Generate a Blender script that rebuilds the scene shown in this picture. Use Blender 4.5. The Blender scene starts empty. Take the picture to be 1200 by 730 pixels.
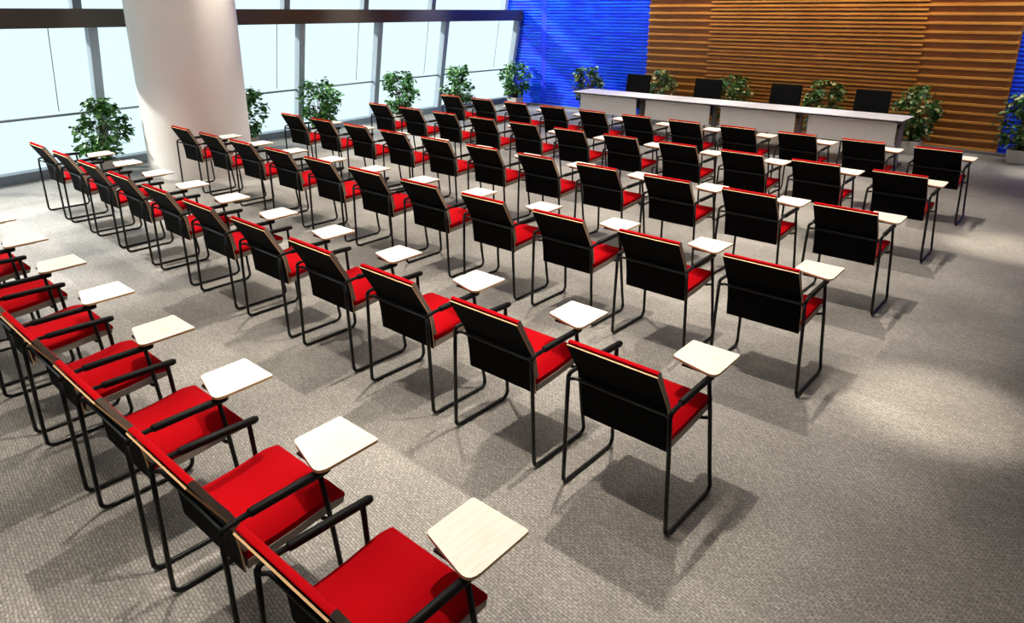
import bpy, math, random
from mathutils import Vector, Matrix
random.seed(7)
scn = bpy.context.scene
COL = scn.collection

# ------------------------------------------------------------------ materials
def new_mat(name):
    m = bpy.data.materials.new(name); m.use_nodes = True
    nt = m.node_tree; nt.nodes.clear()
    out = nt.nodes.new('ShaderNodeOutputMaterial')
    b = nt.nodes.new('ShaderNodeBsdfPrincipled')
    nt.links.new(b.outputs[0], out.inputs[0])
    return m, nt, b, out
def N(nt, t, **k):
    n = nt.nodes.new(t)
    for a, v in k.items(): setattr(n, a, v)
    return n
def simple(name, col, rough=.5, metal=0., noise=.0, scale=60., spec=.5, bump=0.):
    m, nt, b, out = new_mat(name)
    b.inputs['Roughness'].default_value = rough
    b.inputs['Metallic'].default_value = metal
    b.inputs['Specular IOR Level'].default_value = spec
    tc = N(nt, 'ShaderNodeTexCoord'); nz = N(nt, 'ShaderNodeTexNoise')
    nz.inputs['Scale'].default_value = scale; nz.inputs['Detail'].default_value = 3
    nt.links.new(tc.outputs['Object'], nz.inputs['Vector'])
    mr = N(nt, 'ShaderNodeMapRange')
    mr.inputs[3].default_value = 1 - noise; mr.inputs[4].default_value = 1 + noise
    nt.links.new(nz.outputs[0], mr.inputs[0])
    mx = N(nt, 'ShaderNodeVectorMath', operation='SCALE')
    mx.inputs[0].default_value = col[:3]
    nt.links.new(mr.outputs[0], mx.inputs['Scale'])
    nt.links.new(mx.outputs[0], b.inputs['Base Color'])
    if bump:
        bp = N(nt, 'ShaderNodeBump'); bp.inputs['Strength'].default_value = bump; bp.inputs['Distance'].default_value = .002
        nt.links.new(nz.outputs[0], bp.inputs['Height']); nt.links.new(bp.outputs[0], b.inputs['Normal'])
    return m

M = {}
M['red'] = simple('red_fabric', (.37, .0008, .004), .8, noise=.12, scale=400, spec=.04, bump=.15)
M['black_panel'] = simple('black_panel', (.0022, .002, .002), .7, noise=.2, scale=50, spec=.05)
M['ply_edge'] = simple('plywood_edge', (.62, .40, .20), .5, noise=.15, scale=120, spec=.3)
M['shell'] = simple('grey_brown_shell', (.30, .25, .205), .55, noise=.1, scale=60, spec=.3)
M['tube'] = simple('black_tube', (.0035, .0035, .0035), .3, noise=.1, spec=.3)
M['pad'] = simple('black_pad', (.003, .003, .003), .55, noise=.15, spec=.15)
M['tablet'] = None
M['white_paint'] = simple('white_column_paint', (.86, .83, .79), .55, noise=.02, scale=3)
M['mullion'] = simple('blue_grey_aluminium', (.34, .41, .48), .5, 0., noise=.1, scale=8)
M['sill'] = simple('dark_sill', (.20, .25, .30), .5, 0., noise=.2, scale=6)
M['beam'] = simple('dark_reflective_beam', (.11, .09, .075), .2, .5, noise=.15, scale=3)
M['table_white'] = simple('white_table_top', (.84, .82, .86), .35, noise=.02, scale=20)
M['panel_white'] = simple('white_modesty_panel', (.78, .76, .73), .5, noise=.02, scale=20)
M['under_top_shade'] = simple('table_top_shade', (.02, .02, .02), .5)
M['steel'] = simple('grey_steel', (.30, .33, .38), .3, .8, noise=.1, scale=12)
M['black_leather'] = simple('black_leather', (.003, .003, .003), .6, noise=.2, scale=80, spec=.08)
M['pot'] = simple('pale_stone_planter', (.50, .48, .45), .7, noise=.12, scale=40, bump=.2)
M['soil'] = simple('potting_soil', (.035, .022, .014), .95, noise=.4, scale=90)
M['stem'] = simple('woody_stem', (.10, .075, .04), .8, noise=.2, scale=60)
M['plaster'] = simple('grey_plaster', (.55, .53, .50), .8, noise=.03, scale=4)
M['cord'] = simple('grey_cord', (.22, .25, .28), .6)
M['skirting'] = simple('dark_grey_skirting', (.14, .135, .13), .6, noise=.1, scale=10)

def tablet_mat():
    m, nt, b, out = new_mat('cream_laminate')
    tc = N(nt, 'ShaderNodeTexCoord'); mp = N(nt, 'ShaderNodeMapping')
    mp.inputs['Scale'].default_value = (60, 6, 1); nt.links.new(tc.outputs['Object'], mp.inputs[0])
    nz = N(nt, 'ShaderNodeTexNoise'); nz.inputs['Scale'].default_value = 1.5; nz.inputs['Detail'].default_value = 4
    nt.links.new(mp.outputs[0], nz.inputs['Vector'])
    cr = N(nt, 'ShaderNodeValToRGB')
    cr.color_ramp.elements[0].position = .3; cr.color_ramp.elements[0].color = (.80, .74, .64, 1)
    cr.color_ramp.elements[1].position = .7; cr.color_ramp.elements[1].color = (.90, .86, .78, 1)
    nt.links.new(nz.outputs[0], cr.inputs[0]); nt.links.new(cr.outputs[0], b.inputs['Base Color'])
    b.inputs['Roughness'].default_value = .4
    return m
M['tablet'] = tablet_mat()

def carpet_mat():
    m, nt, b, out = new_mat('woven_carpet')
    L = nt.links.new
    tc = N(nt, 'ShaderNodeTexCoord')
    # loops of the weave
    br = N(nt, 'ShaderNodeTexBrick'); br.inputs['Scale'].default_value = 1
    br.inputs['Brick Width'].default_value = .028; br.inputs['Row Height'].default_value = .014
    br.inputs['Mortar Size'].default_value = .0022; br.inputs['Mortar Smooth'].default_value = .6
    br.inputs['Color1'].default_value = (1, 1, 1, 1); br.inputs['Color2'].default_value = (.72, .72, .72, 1)
    br.inputs['Mortar'].default_value = (.42, .42, .42, 1)
    mp = N(nt, 'ShaderNodeMapping'); mp.inputs['Rotation'].default_value = (0, 0, .12)
    wn = N(nt, 'ShaderNodeTexNoise'); wn.inputs['Scale'].default_value = 14; wn.inputs['Detail'].default_value = 2
    wv = N(nt, 'ShaderNodeVectorMath', operation='SCALE'); wv.inputs['Scale'].default_value = .014
    ad = N(nt, 'ShaderNodeVectorMath', operation='ADD')
    L(tc.outputs['Object'], mp.inputs[0]); L(tc.outputs['Object'], wn.inputs['Vector'])
    L(wn.outputs['Color'], wv.inputs[0]); L(mp.outputs[0], ad.inputs[0]); L(wv.outputs[0], ad.inputs[1])
    L(ad.outputs[0], br.inputs['Vector'])
    # yarn fleck
    n2 = N(nt, 'ShaderNodeTexNoise'); n2.inputs['Scale'].default_value = 75; n2.inputs['Detail'].default_value = 4; n2.inputs['Roughness'].default_value = .7
    L(tc.outputs['Object'], n2.inputs['Vector'])
    mr2 = N(nt, 'ShaderNodeMapRange'); mr2.inputs[1].default_value = .3; mr2.inputs[2].default_value = .7
    mr2.inputs[3].default_value = .45; mr2.inputs[4].default_value = 1.4; L(n2.outputs[0], mr2.inputs[0])
    # tile to tile tone
    t = N(nt, 'ShaderNodeTexBrick'); t.inputs['Scale'].default_value = 1
    t.inputs['Brick Width'].default_value = 1.0; t.inputs['Row Height'].default_value = .5
    t.inputs['Mortar Size'].default_value = 0.0
    t.inputs['Color1'].default_value = (.86, .86, .86, 1); t.inputs['Color2'].default_value = (1.08, 1.08, 1.08, 1)
    L(tc.outputs['Object'], t.inputs['Vector'])
    n3 = N(nt, 'ShaderNodeTexNoise'); n3.inputs['Scale'].default_value = 2.2; n3.inputs['Detail'].default_value = 3
    L(tc.outputs['Object'], n3.inputs['Vector'])
    cr = N(nt, 'ShaderNodeValToRGB')
    cr.color_ramp.elements[0].position = .3; cr.color_ramp.elements[0].color = (.285, .268, .245, 1)
    cr.color_ramp.elements[1].position = .7; cr.color_ramp.elements[1].color = (.37, .352, .325, 1)
    L(n3.outputs[0], cr.inputs[0])
    def mul(a, bb):
        x = N(nt, 'ShaderNodeVectorMath', operation='MULTIPLY'); L(a, x.inputs[0]); L(bb, x.inputs[1]); return x.outputs[0]
    c = mul(mul(cr.outputs[0], br.outputs[0]), t.outputs[0])
    s = N(nt, 'ShaderNodeVectorMath', operation='SCALE'); L(c, s.inputs[0]); L(mr2.outputs[0], s.inputs['Scale'])
    L(s.outputs[0], b.inputs['Base Color'])
    b.inputs['Roughness'].default_value = .62; b.inputs['Specular IOR Level'].default_value = .35
    bp = N(nt, 'ShaderNodeBump'); bp.inputs['Strength'].default_value = .35; bp.inputs['Distance'].default_value = .004
    L(br.outputs[0], bp.inputs['Height']); L(bp.outputs[0], b.inputs['Normal'])
    return m
M['carpet'] = carpet_mat()

def wood_mat(name, c0, c1, c2, rough=.45):
    m, nt, b, out = new_mat(name); L = nt.links.new
    tc = N(nt, 'ShaderNodeTexCoord'); mp = N(nt, 'ShaderNodeMapping')
    mp.inputs['Scale'].default_value = (.9, 9, 9); L(tc.outputs['Object'], mp.inputs[0])
    nz = N(nt, 'ShaderNodeTexNoise'); nz.inputs['Scale'].default_value = 2.2; nz.inputs['Detail'].default_value = 5; nz.inputs['Distortion'].default_value = .8
    L(mp.outputs[0], nz.inputs['Vector'])
    cr = N(nt, 'ShaderNodeValToRGB')
    cr.color_ramp.elements[0].position = .28; cr.color_ramp.elements[0].color = (*c0, 1)
    cr.color_ramp.elements[1].position = .75; cr.color_ramp.elements[1].color = (*c2, 1)
    e = cr.color_ramp.elements.new(.5); e.color = (*c1, 1)
    L(nz.outputs[0], cr.inputs[0]); L(cr.outputs[0], b.inputs['Base Color'])
    b.inputs['Roughness'].default_value = rough
    return m
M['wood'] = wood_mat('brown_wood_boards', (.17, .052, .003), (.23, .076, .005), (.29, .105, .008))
M['wood_lit'] = wood_mat('lit_wood_slats', (.42, .16, .022), (.52, .22, .035), (.62, .29, .06))  # lighter copy of the wood: light on the ledges put into the colour

def blue_mat(name, c0, c1):
    m, nt, b, out = new_mat(name); L = nt.links.new
    tc = N(nt, 'ShaderNodeTexCoord'); mp = N(nt, 'ShaderNodeMapping')
    mp.inputs['Scale'].default_value = (.8, 1, 5); L(tc.outputs['Object'], mp.inputs[0])
    nz = N(nt, 'ShaderNodeTexNoise'); nz.inputs['Scale'].default_value = 2.0; nz.inputs['Detail'].default_value = 3
    L(mp.outputs[0], nz.inputs['Vector'])
    cr = N(nt, 'ShaderNodeValToRGB')
    cr.color_ramp.elements[0].position = .38; cr.color_ramp.elements[0].color = (*c0, 1)
    cr.color_ramp.elements[1].position = .68; cr.color_ramp.elements[1].color = (*c1, 1)
    L(nz.outputs[0], cr.inputs[0]); L(cr.outputs[0], b.inputs['Base Color'])
    b.inputs['Roughness'].default_value = .4
    return m
M['blue'] = blue_mat('bright_blue_slats', (.0006, .03, .88), (.003, .13, .95))  # paler streaks are light on the wall, put into the colour
M['blue_plain'] = simple('deep_blue_strip', (.0008, .028, .80), .5, noise=.08, scale=6)

def glass_mat():
    m, nt, b, out = new_mat('window_glass'); nt.nodes.remove(b)
    tr = N(nt, 'ShaderNodeBsdfTransparent'); tr.inputs[0].default_value = (.95, .985, 1, 1)
    gl = N(nt, 'ShaderNodeBsdfGlossy'); gl.inputs['Roughness'].default_value = .03
    fr = N(nt, 'ShaderNodeFresnel'); fr.inputs['IOR'].default_value = 1.05
    mx = N(nt, 'ShaderNodeMixShader')
    nt.links.new(fr.outputs[0], mx.inputs[0]); nt.links.new(tr.outputs[0], mx.inputs[1]); nt.links.new(gl.outputs[0], mx.inputs[2])
    nt.links.new(mx.outputs[0], out.inputs[0])
    return m
M['glass'] = glass_mat()

def leaf_mat(name, stops):
    m, nt, b, out = new_mat(name); L = nt.links.new
    g = N(nt, 'ShaderNodeNewGeometry'); cr = N(nt, 'ShaderNodeValToRGB')
    els = cr.color_ramp.elements
    els[0].position, els[0].color = stops[0][0], (*stops[0][1], 1)
    els[1].position, els[1].color = stops[-1][0], (*stops[-1][1], 1)
    for p, c in stops[1:-1]:
        e = els.new(p); e.color = (*c, 1)
    L(g.outputs['Random Per Island'], cr.inputs[0]); L(cr.outputs[0], b.inputs['Base Color'])
    b.inputs['Roughness'].default_value = .42
    return m
M['leaf'] = leaf_mat('green_leaves', [(0, (.015, .075, .012)), (.5, (.05, .19, .03)), (.85, (.10, .29, .06)), (1, (.2, .42, .11))])
M['leaf_var'] = leaf_mat('green_and_pale_leaves', [(0, (.012, .055, .010)), (.5, (.04, .13, .02)), (.80, (.08, .22, .045)), (.88, (.50, .47, .18)), (1, (.68, .62, .32))])

# ------------------------------------------------------------------ mesh builder
class MB:
    def __init__(s): s.v = []; s.f = []; s.mi = []; s.sm = []
    def add(s, verts, faces, mi=0, smooth=False):
        o = len(s.v); s.v += [tuple(p) for p in verts]
        for f in faces:
            s.f.append(tuple(i + o for i in f)); s.mi.append(mi); s.sm.append(smooth)
    def box(s, x0, x1, y0, y1, z0, z1, mi=0):
        s.add([(x0,y0,z0),(x1,y0,z0),(x1,y1,z0),(x0,y1,z0),(x0,y0,z1),(x1,y0,z1),(x1,y1,z1),(x0,y1,z1)],
              [(0,3,2,1),(4,5,6,7),(0,1,5,4),(1,2,6,5),(2,3,7,6),(3,0,4,7)], mi)
    def hexa(s, lo, hi, mi=0):          # two quads, lower and upper
        s.add(list(lo) + list(hi), [(3,2,1,0),(4,5,6,7),(0,1,5,4),(1,2,6,5),(2,3,7,6),(3,0,4,7)], mi)
    def tube(s, pts, r, n=8, mi=0, cap=True):
        P = [Vector(p) for p in pts]; rr = r if isinstance(r, (list, tuple)) else [r] * len(P)
        T = []
        for i in range(len(P)):
            a = P[max(i-1, 0)]; b = P[min(i+1, len(P)-1)]; T.append((b - a).normalized())
        up = Vector((0, 0, 1)) if abs(T[0].z) < .9 else Vector((1, 0, 0))
        nrm = (up - T[0] * up.dot(T[0])).normalized(); rings = []
        for i, p in enumerate(P):
            nrm = (nrm - T[i] * nrm.dot(T[i])).normalized(); bi = T[i].cross(nrm)
            rings.append([p + (nrm * math.cos(2*math.pi*k/n) + bi * math.sin(2*math.pi*k/n)) * rr[i] for k in range(n)])
        V = [q for R_ in rings for q in R_]; F = []
        for i in range(len(P)-1):
            for k in range(n):
                F.append((i*n+k, i*n+(k+1) % n, (i+1)*n+(k+1) % n, (i+1)*n+k))
        s.add(V, F, mi, True)
        if cap:
            s.add(rings[0], [tuple(range(n-1, -1, -1))], mi); s.add(rings[-1], [tuple(range(n))], mi)
    def prism(s, prof, x0, x1, mi=0, smooth=False, capmi=None, mis=None):   # profile in (y,z), extruded along x
        n = len(prof)
        V = [(x0, y, z) for y, z in prof] + [(x1, y, z) for y, z in prof]
        for i in range(n):
            j = (i+1) % n
            s.add([V[i], V[j], V[n+j], V[n+i]], [(0,1,2,3)], mis[i] if mis else mi, smooth)
        cm = mi if capmi is None else capmi
        s.add(V[:n], [tuple(range(n-1, -1, -1))], cm); s.add(V[n:], [tuple(range(n))], cm)
    def slab(s, poly, z0, z1, mi=0, side=None):                 # horizontal polygon
        n = len(poly)
        V = [(x, y, z0) for x, y in poly] + [(x, y, z1) for x, y in poly]
        s.add(V, [tuple(range(n-1, -1, -1)), tuple(range(n, 2*n))], mi)
        s.add(V, [(i, (i+1) % n, n+(i+1) % n, n+i) for i in range(n)], mi if side is None else side)
    def mesh(s, name, mats, bevel=0, weld=True):
        me = bpy.data.meshes.new(name); me.from_pydata(s.v, [], s.f)
        for m in mats: me.materials.append(m)
        for p, mi, sm in zip(me.polygons, s.mi, s.sm): p.material_index = mi; p.use_smooth = sm
        import bmesh
        bm = bmesh.new(); bm.from_mesh(me)
        if weld: bmesh.ops.remove_doubles(bm, verts=bm.verts, dist=1e-5)
        bmesh.ops.recalc_face_normals(bm, faces=bm.faces)
        if bevel:
            es = [e for e in bm.edges if len(e.link_faces) == 2 and e.calc_face_angle(0) > .6]
            bmesh.ops.bevel(bm, geom=es, offset=bevel, segments=3, affect='EDGES', profile=.5, clamp_overlap=True)
        bm.to_mesh(me); bm.free(); me.update()
        return me

def obj(name, me, parent=None, **props):
    o = bpy.data.objects.new(name, me); COL.objects.link(o)
    if parent is not None: o.parent = parent
    for k, v in props.items(): o[k] = v
    return o
def thing(name, label, cat, loc=(0,0,0), rz=0, group=None):
    o = bpy.data.objects.new(name, None); o.empty_display_size = .1; COL.objects.link(o)
    o.location = loc; o.rotation_euler = (0, 0, rz); o['label'] = label; o['category'] = cat
    if group: o['group'] = group
    return o
def dup(root, loc, rz, label, group=None):
    r = root.copy(); COL.objects.link(r); r.location = loc; r.rotation_euler = (0, 0, rz); r['label'] = label
    if group: r['group'] = group
    for ch in list(root.children):
        c = ch.copy(); COL.objects.link(c); c.parent = r
        for g in list(ch.children):
            d = g.copy(); COL.objects.link(d); d.parent = c
    return r
def arc(c, a0, a1, r, n, f):
    return [f(c[0] + r*math.cos(a0+(a1-a0)*i/n), c[1] + r*math.sin(a0+(a1-a0)*i/n)) for i in range(n+1)]
def rounded(prof, r, n=4):            # round each corner of a closed 2-D polygon
    out = []
    L = len(prof)
    for i in range(L):
        p = Vector(prof[i]); a = Vector(prof[i-1]); b = Vector(prof[(i+1) % L])
        ri = r[i] if isinstance(r, (list, tuple)) else r
        if ri <= 0: out.append(tuple(p)); continue
        d1 = (a-p); d2 = (b-p); ri = min(ri, d1.length*.45, d2.length*.45)
        s = p + d1.normalized()*ri; e = p + d2.normalized()*ri
        for k in range(n+1):
            t = k/n; out.append(tuple(s*(1-t)**2 + p*2*t*(1-t) + e*t*t))
    return out

# ------------------------------------------------------------------ tablet arm-chair
HW = .229
def seat_mesh():
    m = MB()
    prof = [(-.136, .430), (-.136, .456), (.05, .468), (.205, .492), (.268, .480), (.272, .452), (.20, .462), (.05, .443)]
    prof = rounded(prof, [.008, .008, 0.05, .05, .02, .008, .03, .03], 4)
    m.prism(prof, -HW+.002, HW-.002, 0, True)
    me = m.mesh('seat', [M['red']], 0)
    return me
def seat_shell_mesh():
    m = MB()
    prof = [(-.136, .392), (-.136, .4295), (.05, .4425), (.20, .4615), (.268, .4515), (.262, .430), (.2, .424), (.05, .406)]
    m.prism(prof, -HW, HW, 0)
    return m.mesh('seat_shell', [M['shell']], .003)
# outline of the rear face of the back, bottom to top (y, z)
BACK = [(-.150, .385), (-.160, .50), (-.172, .575), (-.190, .625), (-.238, .71), (-.296, .812)]
def off(prof, d):
    out = []
    for i, p in enumerate(prof):
        a = Vector(prof[max(i-1, 0)]); b = Vector(prof[min(i+1, len(prof)-1)]); t = (b-a).normalized()
        out.append((p[0] + t.y*d, p[1] - t.x*d))
    return out
def back_shell_mesh():
    m = MB(); T = .007
    o = BACK; i = off(BACK, T)
    n = len(o); V = []
    for x in (-HW, HW):
        V += [(x, y, z) for y, z in o] + [(x, y, z) for y, z in i]
    for k in range(n-1):
        m.add([V[k], V[k+1], V[2*n+k+1], V[2*n+k]], [(0,1,2,3)], 0)             # rear: black
        m.add([V[n+k], V[n+k+1], V[3*n+k+1], V[3*n+k]], [(3,2,1,0)], 0)         # front
        m.add([V[k], V[k+1], V[n+k+1], V[n+k]], [(0,1,2,3)], 1)                 # sides: plywood
        m.add([V[2*n+k], V[2*n+k+1], V[3*n+k+1], V[3*n+k]], [(3,2,1,0)], 1)
    for k in (0, n-1):
        m.add([V[k], V[n+k], V[3*n+k], V[2*n+k]], [(0,1,2,3)], 1)
    return m.mesh('back_shell', [M['black_panel'], M['ply_edge']], 0)
def backrest_mesh():
    m = MB()
    i0 = off(BACK, .0072); i1 = off(BACK, .030)
    i0 = i0[0:]; 
    prof = [(i0[0][0], .47)] + i0[1:-1] + [(i0[-1][0], i0[-1][1]+.010)] + [(i1[-1][0]+.004, i1[-1][1]+.006)] + i1[1:-1][::-1] + [(i1[0][0], .47)]
    rr = [0]*len(prof); k = len(i0); rr[k-1] = .006; rr[k] = .014
    m.prism(rounded(prof, rr, 4), -HW+.002, HW-.002, 0, False, capmi=1)
    return m.mesh('backrest', [M['red'], M['shell']], 0)
R_T = .0105
AF = .0
def leg_mesh(side, front):
    m = MB(); s = side
    if front: pts = [(s*.250, .160, .618), (s*.262, .176, .45), (s*.276, .203, .14), (s*.281, .213, .05)]
    else:     pts = [(s*.264, -.226, .615), (s*.270, -.224, .45), (s*.279, -.221, .14), (s*.282, -.219, .05)]
    m.tube(pts, R_T, 8); return m.mesh('leg', [M['tube']])
def runner_mesh(s):
    m = MB(); r = .035; z = .0115
    pts = [(s*.282, -.219, .05)] + [(s*.283, -.219 + r*(1-math.cos(a)), z + r*(1-math.sin(a))) for a in [math.pi/2*k/5 for k in range(1, 6)]]
    pts += [(s*.283, .213 - r*(1-math.sin(a)), z + r*(1-math.cos(a))) for a in [math.pi/2*k/5 for k in range(0, 5)]] + [(s*.281, .213, .05)]
    m.tube(pts, R_T, 8)
    for y in (-.16, .155): m.box(s*.283-.009, s*.283+.009, y-.02, y+.02, 0, .012)   # glides
    return m.mesh('floor_runner', [M['tube']])
def arm_mesh(s):
    m = MB()
    m.tube([(s*.264, -.226, .610), (s*.263, -.215, .626), (s*.262, -.195, .630), (s*.258, -.12, .631)], R_T, 8)
    m.tube([(s*.258, -.125, .631), (s*.2575, -.118, .632), (s*.253, .05, .632), (s*.250, .185, .630), (s*.2495, .198, .629)], [.011, .0165, .0165, .0165, .012], 10)
    return m.mesh('armrest', [M['pad']])
def crossbar_mesh():
    m = MB()
    m.tube([(-.265, -.226, .60), (-.252, -.214, .60), (-.236, -.2005, .60), (.236, -.2005, .60), (.252, -.214, .60), (.265, -.226, .60)], .009, 8)
    return m.mesh('crossbar', [M['tube']])
def support_mesh(front):
    m = MB()
    if front: m.tube([(-.264, .180, .418), (-.22, .175, .405), (.22, .175, .405), (.264, .180, .418)], .009, 8)
    else:     m.tube([(-.271, -.2235, .40), (-.235, -.185, .385), (-.225, -.12, .378), (.225, -.12, .378), (.235, -.185, .385), (.271, -.2235, .40)], .009, 8)
    return m.mesh('seat_support', [M['tube']])
def tablet_mesh():
    m = MB()
    poly = [(.046, .182), (.294, .120), (.289, .402), (.042, .400)]
    m.slab(rounded(poly, [.02, .055, .012, .012], 5), .655, .667, 0, 1)
    return m.mesh('writing_tablet', [M['tablet'], M['ply_edge']])
def bracket_mesh():
    m = MB()
    m.tube([(.2505, .165, .628), (.2505, .165, .655)], .014, 8)
    m.box(.11, .265, .155, .185, .645, .655); m.box(.235, .265, .15, .33, .645, .655)
    return m.mesh('tablet_bracket', [M['pad']])

CH = dict(seat=seat_mesh(), shell=seat_shell_mesh(), bshell=back_shell_mesh(), back=backrest_mesh(), bar=crossbar_mesh(),
          sf=support_mesh(True), tab=tablet_mesh(), brk=bracket_mesh())
LEGS = [leg_mesh(s, f) for s in (-1, 1) for f in (True, False)]
RUN = [runner_mesh(s) for s in (-1, 1)]; ARM = [arm_mesh(s) for s in (-1, 1)]

def make_chair(label):
    t = thing('tablet_chair', label, 'chair', group='red tablet chairs set out in rows')
    obj('seat', CH['seat'], t, label='red upholstered seat cushion'); obj('seat_shell', CH['shell'], t, label='grey brown underside of the seat')
    obj('backrest', CH['back'], t, label='red upholstered front of the back'); obj('back_shell', CH['bshell'], t, label='black rear panel with a pale plywood edge')
    for me in LEGS: obj('leg', me, t)
    for me in RUN: obj('floor_runner', me, t)
    for me in ARM: obj('armrest', me, t)
    obj('crossbar', CH['bar'], t); obj('seat_support', CH['sf'], t)
    tb = obj('writing_tablet', CH['tab'], t, label='cream folding writing tablet'); obj('tablet_bracket', CH['brk'], tb)
    return t

S, PIT = .75048, 1.57371
ROWS = {5: 'in the front row facing the white tables', 4: 'in the second row from the white tables',
        3: 'in the third row from the white tables', 2: 'in the fourth row from the white tables',
        1: 'in the fifth row from the white tables', 0: 'in the rear row nearest the camera'}
ORD = ['rightmost', 'second from the right', 'third from the right', 'fourth from the right', 'fifth from the right', 'sixth from the right',
       'fifth from the left', 'fourth from the left', 'third from the left', 'second from the left', 'leftmost']
ORDA = ['rightmost', 'second from the right', 'third from the right', 'fourth from the right', 'fifth from the right', 'sixth from the right', 'seventh from the right', 'eighth from the right']
proto = None
for r in range(5, -1, -1):
    for c in range(11 if r else 8):
        od = (ORD if r else ORDA)[c]
        lab = 'red tablet chair, %s %s' % (od, ROWS[r])
        loc = (-c*S, r*PIT - 1.733, 0)
        if proto is None: proto = make_chair(lab); proto.location = loc
        else: dup(proto, loc, 0, lab)

# ------------------------------------------------------------------ presenters' tables
TX = [-6.045, -4.585, -3.125, -1.665]; TW = 1.458; TY0, TY1 = 8.45, 9.10; TZ = .742
def leg_frame(x):
    m = MB()
    # curved steel upright, foot bar and top arm
    prof = [(8.66, .03), (8.76, .03), (8.80, .30), (8.84, .705), (8.72, .705), (8.70, .40)]
    m.prism(rounded(prof, [.01, .01, .2, .01, .01, .2], 5), x-.028, x+.028, 0)
    m.box(x-.03, x+.03, 8.50, 9.06, 0, .035, 1); m.box(x-.028, x+.028, 8.52, 9.04, .69, .714, 1)
    return m.mesh('leg', [M['steel'], M['tube']], .004)
TLAB = ['white conference table at the left end, before the blue wall', 'white conference table, second from the left end of the long run',
        'white conference table, third from the left end of the long run', 'white conference table at the right end, beside a potted plant']
for i, cx in enumerate(TX):
    t = thing('conference_table', TLAB[i], 'table', (cx, 8.775, 0), 0, 'white conference tables set end to end')
    def loc_mesh(mb, *a, **k):
        mb.v = [(x - cx, y - 8.775, z) for x, y, z in mb.v]; return mb.mesh(*a, **k)
    m = MB(); m.box(cx-TW/2, cx+TW/2, TY0, TY1, TZ-.014, TZ)
    obj('tabletop', loc_mesh(m, 'tabletop', [M['table_white']], .003), t)
    m = MB(); m.box(cx-TW/2+.01, cx+TW/2-.01, TY0+.012, TY1-.012, TZ-.034, TZ-.0145)  # dark box painted in for the shade under the top
    obj('top_shade', loc_mesh(m, 'top_shade', [M['under_top_shade']]), t, label='dark strip standing for shade under the white top')
    m = MB(); m.box(cx-.632, cx+.632, 8.592, 8.610, .345, .690)
    obj('modesty_panel', loc_mesh(m, 'modesty_panel', [M['panel_white']], .003), t)
    for sx in (-1, 1):
        me = leg_frame(sx*.655)
        for v in me.vertices: v.co.y -= 8.775
        obj('leg', me, t)
    m = MB(); m.box(cx-.655, cx+.655, 8.63, 8.66, .60, .66)
    obj('stretcher', loc_mesh(m, 'stretcher', [M['tube']]), t)

# black presenter chairs (they face the audience)
def presenter_meshes():
    d = {}
    m = MB(); prof = rounded([(.0, .47), (-.03, .47), (-.13, 1.03), (-.09, 1.03)], .012, 3)
    m.prism([(y-.0, z) for y, z in prof], -.262, .262, 0); 
    d['backrest'] = m.mesh('backrest', [M['black_leather']], .006)
    m = MB(); m.prism(rounded([(-.02, .42), (-.02, .475), (.45, .485), (.47, .43)], .02, 3), -.25, .25, 0); d['seat'] = m.mesh('seat', [M['black_leather']], .006)
    d['legs'] = []
    for sx in (-1, 1):
        m = MB(); m.tube([(sx*.235, .42, .425), (sx*.24, .44, .012)], .012); d['legs'].append(m.mesh('leg', [M['tube']]))
        m = MB(); m.tube([(sx*.235, .0, .425), (sx*.24, -.06, .012)], .012); d['legs'].append(m.mesh('leg', [M['tube']]))
    d['arms'] = []
    for sx in (-1, 1):
        m = MB(); m.tube([(sx*.25, -.055, .66), (sx*.272, .0, .665), (sx*.272, .28, .655), (sx*.268, .32, .63), (sx*.25, .33, .43)], .013); d['arms'].append(m.mesh('armrest', [M['pad']]))
    return d
PM = presenter_meshes()
PX = [-6.00, -4.51, -3.06, -1.67]
PL = ['black high-backed chair behind the left end table, before the blue wall', 'black high-backed chair behind the second white table from the left',
      'black high-backed chair behind the third white table from the left', 'black high-backed chair behind the right end table']
pc = None
for x, lab in zip(PX, PL):
    if pc is None:
        pc = thing('presenter_chair', lab, 'chair', (x, 9.52, 0), math.pi, 'black chairs behind the white tables')
        obj('seat', PM['seat'], pc); obj('backrest', PM['backrest'], pc)
        for me in PM['legs']: obj('leg', me, pc)
        for me in PM['arms']: obj('armrest', me, pc)
    else: dup(pc, (x, 9.52, 0), math.pi, lab)

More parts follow.
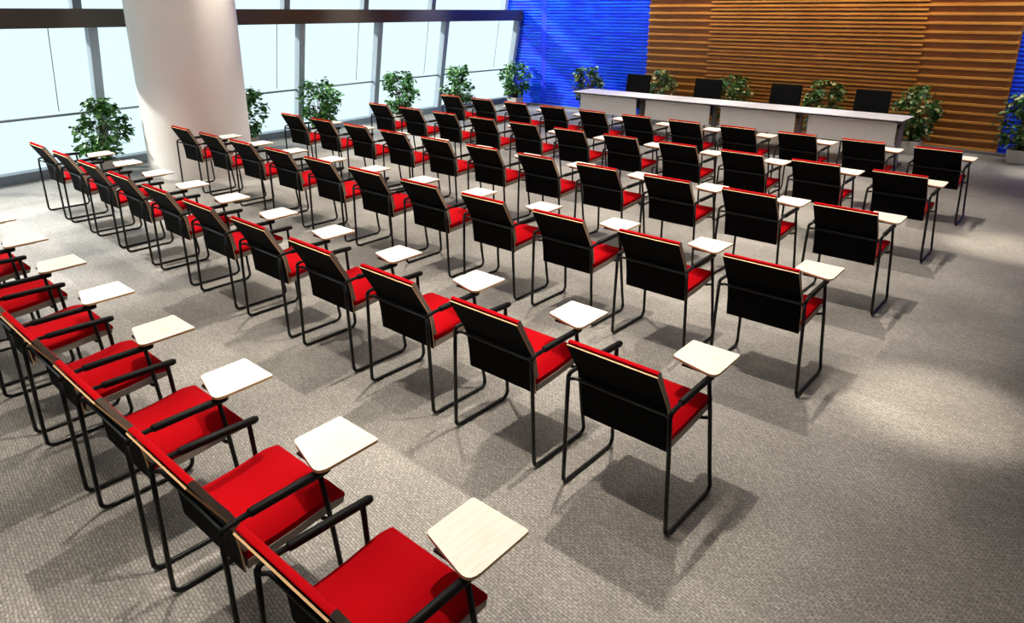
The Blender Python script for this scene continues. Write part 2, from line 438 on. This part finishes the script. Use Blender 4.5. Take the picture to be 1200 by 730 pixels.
# ------------------------------------------------------------------ potted plants
def foliage_mesh(seed, rx, z0, z1, n, mat, ls=.062):
    rnd = random.Random(seed); m = MB()
    tips = []
    nb = 44
    for k in range(nb):
        a = rnd.uniform(0, 6.283); h = rnd.random(); rr = rx * (0.35 + .65*math.sin(math.pi*(.12+.80*h))) * math.sqrt(rnd.uniform(.15, 1))
        tips.append(Vector((math.cos(a)*rr*.92, math.sin(a)*rr*.92, z0 + (z1-z0)*(.04 + .92*h))))
    per = n // nb
    for t in tips:
        for k in range(per):
            p = t + Vector((rnd.gauss(0, .045), rnd.gauss(0, .045), rnd.gauss(0, .045)))
            p.z = min(max(p.z, z0), z1)
            az = math.atan2(p.y, p.x) + rnd.gauss(0, .9); pitch = rnd.uniform(-.9, .45)
            d = Vector((math.cos(az)*math.cos(pitch), math.sin(az)*math.cos(pitch), math.sin(pitch)))
            sd = d.cross(Vector((0, 0, 1))).normalized(); roll = rnd.gauss(0, .5)
            up = sd.cross(d); sd = (sd*math.cos(roll) + up*math.sin(roll)); up = sd.cross(d)
            l = ls * rnd.uniform(.7, 1.3); w = l * .42
            V = [p, p + d*l*.35 + sd*w + up*.006, p + d*l*.72 + sd*w*.8, p + d*l*1.12 - up*.012, p + d*l*.72 - sd*w*.8, p + d*l*.35 - sd*w + up*.006, p + d*l*.4 - up*.006, p + d*l*.75 - up*.008]
            m.add(V, [(0,1,6),(1,2,7,6),(2,3,7),(0,6,5),(6,7,4,5),(7,3,4)], 0, True)
    return m.mesh('foliage', [mat], 0, weld=False), tips
def stem_mesh(tips, zs):
    m = MB(); 
    base = [(.02, .01), (-.025, .015), (.0, -.025)]
    for i, t in enumerate(tips):
        b = base[i % 3]; mid = Vector((b[0]*2 + t.x*.25, b[1]*2 + t.y*.25, zs + (t.z-zs)*.5))
        m.tube([(b[0], b[1], zs-.03), mid, t], [.007, .005, .0025], 5)
    return m.mesh('stem', [M['stem']])
def pot_mesh():
    m = MB(); a, b, h, w = .125, .150, .205, .018
    def q(s, z): return [(-s,-s,z),(s,-s,z),(s,s,z),(-s,s,z)]
    V = q(a, 0) + q(b, h) + q(b-w, h) + q(b-w-.01, h-.04)
    F = [(3,2,1,0)]
    for k in range(3):
        for i in range(4): F.append((4*k+i, 4*k+(i+1) % 4, 4*k+4+(i+1) % 4, 4*k+4+i))
    m.add(V, F, 0)
    m.add(q(b-w-.01, h-.04), [(0,1,2,3)], 0)
    return m.mesh('planter', [M['pot']], .005)
def soil_mesh():
    m = MB(); s = .121; m.box(-s, s, -s, s, .166, .18); return m.mesh('soil', [M['soil']])
POT, SOIL = pot_mesh(), soil_mesh()
FV = []
for k, (mat, rx) in enumerate([('leaf', .36), ('leaf', .36), ('leaf', .36), ('leaf_var', .33), ('leaf_var', .33), ('leaf_var', .33)]):
    fm, tips = foliage_mesh(40+k, rx, .27, 1.05, 1000 if k < 3 else 920, M[mat], .07 if k < 3 else .066); FV.append((fm, stem_mesh(tips, .2)))
PLANTS = [  # x, y, variant, rot, scale z, label, group
 (-9.42, .86, 0, .4, 1.0, 'green bushy plant by the window, left of the white column', 'window'),
 (-9.66, 3.16, 1, 1.1, .96, 'green plant by the window, mostly hidden behind the white column', 'window'),
 (-9.72, 4.68, 2, 2.0, 1.0, 'green bushy plant by the window, first one right of the white column', 'window'),
 (-9.92, 6.73, 1, 3.3, 1.0, 'green bushy plant by the window, second one right of the white column', 'window'),
 (-10.02, 8.55, 0, 4.4, 1.0, 'green bushy plant by the window, third one right of the white column', 'window'),
 (-10.02, 10.50, 2, 5.1, 1.0, 'green plant in the corner where window meets blue wall', 'window'),
 (-7.72, 10.35, 3, .7, 1.0, 'pale flecked plant behind the left tip of the white tables, before blue wall', 'wall'),
 (-5.92, 10.35, 4, 1.9, 1.02, 'pale flecked plant behind the tables where blue wall meets wood', 'wall'),
 (-4.31, 10.30, 5, 2.8, 1.0, 'pale flecked plant just right of the second black chair from left', 'wall'),
 (-2.66, 10.30, 3, 3.6, 1.0, 'pale flecked plant between the two right-hand black chairs', 'wall'),
 (-1.15, 10.25, 4, 4.6, 1.02, 'pale flecked plant standing beside the right end of the white tables', 'wall'),
 (.31, 10.46, 5, 5.6, 1.0, 'pale flecked plant at the far right edge, before the right blue strip', 'wall')]
for x, y, k, rz, sc, lab, g in PLANTS:
    t = thing('potted_plant', lab, 'plant', (x, y, 0), 0, 'green plants along the window' if g == 'window' else 'pale flecked plants along the back wall')
    obj('planter', POT, t); obj('soil', SOIL, t)
    f = obj('foliage', FV[k][0], t); f.rotation_euler.z = rz; f.scale.z = sc
    s = obj('stem', FV[k][1], t); s.rotation_euler.z = rz; s.scale.z = sc

# ------------------------------------------------------------------ setting
def struct(name, me, label=None, parent=None):
    o = obj(name, me, parent)
    if parent is None:
        o['kind'] = 'structure'
    if label: o['label'] = label
    return o
LEAN = .19
H = 3.7; XR = 4.6; YB = -5.2; YW = 11.0
FLINE = [(-9.30, -5.2), (-9.45, -3.05), (-9.70, -.95), (-9.97, 1.02), (-10.19, 2.80), (-10.37, 4.58), (-10.57, 6.50), (-10.70, 8.46), (-10.72, 10.93)]
m = MB(); m.slab([(x - .08, y) for x, y in FLINE[::-1]] + [(-9.38, YB-.1), (XR+.1, YB-.1), (XR+.1, YW+.3), (-10.80, YW+.3)], -.12, 0); struct('floor', m.mesh('floor', [M['carpet']]), 'grey beige woven carpet floor')
m = MB(); m.box(-11.6, XR+.1, YB-.1, YW+.3, H, H+.12); struct('ceiling', m.mesh('ceiling', [M['plaster']]), 'plain pale ceiling above the room')
m = MB(); m.box(XR, XR+.1, YB, YW, 0, H); struct('wall_right', m.mesh('wall_right', [M['plaster']]), 'plain grey wall on the right')
m = MB(); m.box(-9.2, XR, YB-.1, YB, 0, H); struct('wall_rear', m.mesh('wall_rear', [M['plaster']]), 'plain grey wall behind the camera')

# back wall: ribbed blue panelling
def ribs(x0, x1, y, p, z1, d=.035):
    m = MB(); prof = []
    if x0 is None:                      # left end cut along the leaning window wall
        z = 0
        while z < z1 - 1e-6:
            e = -10.72 + LEAN*(z + p/2) - (.50 if z > 2.2 else 0)
            m.prism([(y-.002, z), (y-.002, z+p*.28), (y-d, z+p*.42), (y-d*.95, z+p*.86), (y-.002, z+p), (y+.1, z+p), (y+.1, z)], e, x1, 0); z += p
        return m
    z = 0
    while z < z1 - 1e-6:
        prof += [(y - .002, z), (y - .002, z + p*.28), (y - d, z + p*.42), (y - d*.95, z + p*.86)]; z += p
    prof += [(y - .002, z), (y + .1, z), (y + .1, 0)]
    m.prism(prof, x0, x1, 0); return m
wb = bpy.data.objects.new('wall_back', None); COL.objects.link(wb); wb['kind'] = 'structure'; wb['label'] = 'bright blue ribbed wall at the far end'
for x0, x1 in ((None, -9.60), (-9.44, -6.60), (-.02, XR)):
    obj('ribbed_panel', ribs(x0, x1, YW, .0675, H).mesh('ribbed_panel', [M['blue']]), wb)
m = MB(); m.box(-9.60, -9.44, YW-.03, YW+.1, 0, H); obj('plain_strip', m.mesh('plain_strip', [M['blue_plain']]), wb)

# wood slat feature in front of the blue wall
wp = bpy.data.objects.new('wall_feature', None); COL.objects.link(wp); wp['kind'] = 'structure'; wp['label'] = 'orange brown horizontal wood slat feature wall behind the white tables'
m = MB(); m.box(-6.60, -.02, YW-.09, YW+.1, 0, H); obj('backing_boards', m.mesh('backing_boards', [M['wood']]), wp)
m = MB(); P1 = .1415; z = .065; k = 0
while z < H:
    m.prism([(YW-.09, z-.022), (YW-.135, z-.018), (YW-.138, z+.018), (YW-.09, z+.022)], -6.60, -.03, 0); z += P1
obj('long_slats', m.mesh('long_slats', [M['wood_lit']]), wp)
m = MB(); z = .065 + P1/2
while z < H:
    m.prism([(YW-.09, z-.017), (YW-.155, z-.015), (YW-.158, z+.015), (YW-.09, z+.017)], -5.185, -1.35, 0); z += P1
obj('short_slats', m.mesh('short_slats', [M['wood_lit']]), wp)
m = MB(); m.box(-9.9, XR-.01, YW-.19, YW-.137, 0, .05); struct('baseboard_back', m.mesh('baseboard_back', [M['skirting']]), 'low dark strip at the foot of the back wall')

# inward leaning window wall along the left
FL = FLINE
LEAN = .19
def gl(i, t, z, dx=0):
    a, b = FL[i], FL[i+1]; return (a[0] + (b[0]-a[0])*t + LEAN*z + dx, a[1] + (b[1]-a[1])*t, z)
def gu(i, t, z, dx=0):        # upper lights, set back and leaning the same way
    p = gl(i, t, z, dx); return (p[0] - .50, p[1], p[2])
def bar(m, a, b, wx, wy=0, wz=0, mi=0):   # box between two points: half sizes
    a, b = Vector(a), Vector(b)
    if abs(b.z - a.z) > .3:
        q = lambda p: [(p.x-wx, p.y-wy, p.z), (p.x+wx, p.y-wy, p.z), (p.x+wx, p.y+wy, p.z), (p.x-wx, p.y+wy, p.z)]
        m.hexa(q(a), q(b), mi)
    else:
        q = lambda p: [(p.x-wx, p.y, p.z-wz), (p.x+wx, p.y, p.z-wz), (p.x+wx, p.y, p.z+wz), (p.x-wx, p.y, p.z+wz)]
        m.hexa(q(a), q(b), mi)
ZB0, ZB1 = 2.005, 2.25
for i in range(len(FL)-1):
    w = bpy.data.objects.new('window_%d' % (i+1), None); COL.objects.link(w); w['kind'] = 'structure'
    w['label'] = 'tall inward leaning window bay of pale glass'
    for f, z0, z1 in ((gl, .10, ZB0), (gu, ZB1, H)):
        m = MB(); m.add([f(i, 0, z0), f(i, 1, z0), f(i, 1, z1), f(i, 0, z1)], [(0,1,2,3)]); obj('pane', m.mesh('pane', [M['glass']]), w)
    for f, z0, z1 in ((gl, .02, ZB0+.02), (gu, ZB1-.02, H)):
        m = MB(); bar(m, f(i, 1, z0, .02), f(i, 1, z1, .02), .075, .058); obj('mullion', m.mesh('mullion', [M['mullion']]), w)
    m = MB(); bar(m, gl(i, 0, .84), gl(i, 1, .84), .03, 0, .014); obj('transom', m.mesh('transom', [M['cord']]), w)
    m = MB(); a, b = gl(i, .72, .9, .03), gl(i, .72, ZB0, .03); m.tube([a, b], .006, 5); obj('blind_cord', m.mesh('blind_cord', [M['cord']]), w)
m = MB()
for i in range(len(FL)-1): bar(m, gl(i, 0, .06, .02), gl(i, 1, .06, .02), .10, 0, .06)
struct('trim_1', m.mesh('trim_1', [M['sill']]), 'dark blue grey sill along the foot of the windows')
m = MB()
for i in range(len(FL)-1):
    a, b = gl(i, 0, 2.13, -.13), gl(i, 1, 2.13, -.13); bar(m, a, b, .30, 0, (ZB1-ZB0)/2)
struct('trim_2', m.mesh('trim_2', [M['beam']]), 'dark reflective beam running across the windows')

# column
m = MB(); R0 = .705; n = 64
m.add([(R0*math.cos(2*math.pi*k/n), R0*math.sin(2*math.pi*k/n), z) for z in (0, H) for k in range(n)],
      [(k, (k+1) % n, n+(k+1) % n, n+k) for k in range(n)], 0, True)
o = struct('column', m.mesh('column', [M['white_paint']]), 'thick round white column standing by the window'); o.location = (-8.65, 1.885, 0)

# ------------------------------------------------------------------ light
world = bpy.data.worlds.new('daylight'); scn.world = world; world.use_nodes = True
bg = world.node_tree.nodes['Background']; bg.inputs[0].default_value = (.77, .955, 1.0, 1); bg.inputs[1].default_value = 1.15
def lamp(kind, name, loc, target, energy, col, **k):
    d = bpy.data.lights.new(name, kind); d.energy = energy; d.color = col
    for a, v in k.items(): setattr(d, a, v)
    o = bpy.data.objects.new(name, d); COL.objects.link(o); o.location = loc
    o.rotation_euler = (Vector(target) - Vector(loc)).to_track_quat('-Z', 'Y').to_euler(); return o
lamp('SUN', 'sun', (-20, -10.5, 8.8), (-8, 0, 0), 5.2, (1, .95, .86), angle=math.radians(3))
WARM = (1, .90, .76)
for r in range(-1, 6):                      # recessed downlights over the rows
    for x in (-7.6, -5.7, -3.8, -1.9, -.35):
        y = r*PIT - 1.733 + .35
        lamp('SPOT', 'downlight_or_fill', (x - .25, y + .35, 3.6), (x, y, 0), (210 if r < 0 else 350 if r == 0 else 430), WARM, spot_size=math.radians(58), spot_blend=.75, shadow_soft_size=.03)
for x, y, e in ((.92, 1.64, 1000), (.82, 5.44, 900), (.75, 9.6, 700), (1.6, -.6, 120)):      # aisle pools
    lamp('SPOT', 'downlight_or_fill', (x, y, 3.6), (x, y, 0), e, (1, .88, .70), spot_size=math.radians(21 if e > 500 else 50), spot_blend=1, shadow_soft_size=.05)
for x in (-5.9, -4.6, -3.3, -2.0, -.7):     # wall washers over the wood
    lamp('SPOT', 'wall_washer', (x, 10.25, 3.6), (x, 10.95, 1.2), 170, (1, .88, .70), spot_size=math.radians(85), spot_blend=.8, shadow_soft_size=.04)
for x in (-10.0, -8.8, -7.4, .8):           # cool washers over the blue
    lamp('SPOT', 'wall_washer', (x, 10.2, 3.6), (x, 10.95, 1.2), 240, (.75, .87, 1), spot_size=math.radians(90), spot_blend=.8, shadow_soft_size=.04)
lamp('AREA', 'ceiling_fill', (-3.2, 3.2, 3.62), (-3.2, 3.2, 0), 190, (1, .97, .93), shape='RECTANGLE', size=9, size_y=11)  # added soft fill for ambient light, unseen below the ceiling

for x in (-6.1, -4.6, -3.1, -1.6):          # added spots that brighten the white tables
    lamp('SPOT', 'downlight_or_fill', (x, 8.1, 3.6), (x, 8.65, .6), 260, (1, .95, .88), spot_size=math.radians(60), spot_blend=.8, shadow_soft_size=.06)
for x, y in ((-9.1, -2.6), (-8.9, -.9), (-7.6, -.9), (-6.2, -.8), (-9.3, 5.6), (-9.6, 7.8)):   # added cool spots that brighten the floor along the windows
    lamp('SPOT', 'downlight_or_fill', (x, y, 3.6), (x, y, 0), 480, (.86, .95, 1), spot_size=math.radians(70), spot_blend=.9, shadow_soft_size=.08)
# ------------------------------------------------------------------ camera
yaw, pitch, roll = 0.7182351617145196, -0.3151595169968033, 0.0008580124833766533
cy, sy, cp, sp = math.cos(yaw), math.sin(yaw), math.cos(pitch), math.sin(pitch)
fwd = Vector((-sy*cp, cy*cp, sp)); rt = Vector((cy, sy, 0)); up = rt.cross(fwd)
r2 = rt*math.cos(roll) + up*math.sin(roll); u2 = up*math.cos(roll) - rt*math.sin(roll)
cd = bpy.data.cameras.new('camera'); cam = bpy.data.objects.new('camera', cd); COL.objects.link(cam)
mat = Matrix((( r2.x, u2.x, -fwd.x, 1.43652), (r2.y, u2.y, -fwd.y, -2.73016), (r2.z, u2.z, -fwd.z, 2.22476), (0, 0, 0, 1)))
cam.matrix_world = mat
cd.sensor_fit = 'HORIZONTAL'; cd.sensor_width = 36; cd.lens = 817.826/1200*36; cd.shift_y = -(365-279.663)/1200
cd.clip_start = .02; cd.clip_end = 200
scn.camera = cam
scn.view_settings.view_transform = 'Standard'
scn.view_settings.look = 'None'
scn.view_settings.exposure = 0
scn.cycles.use_denoising = True
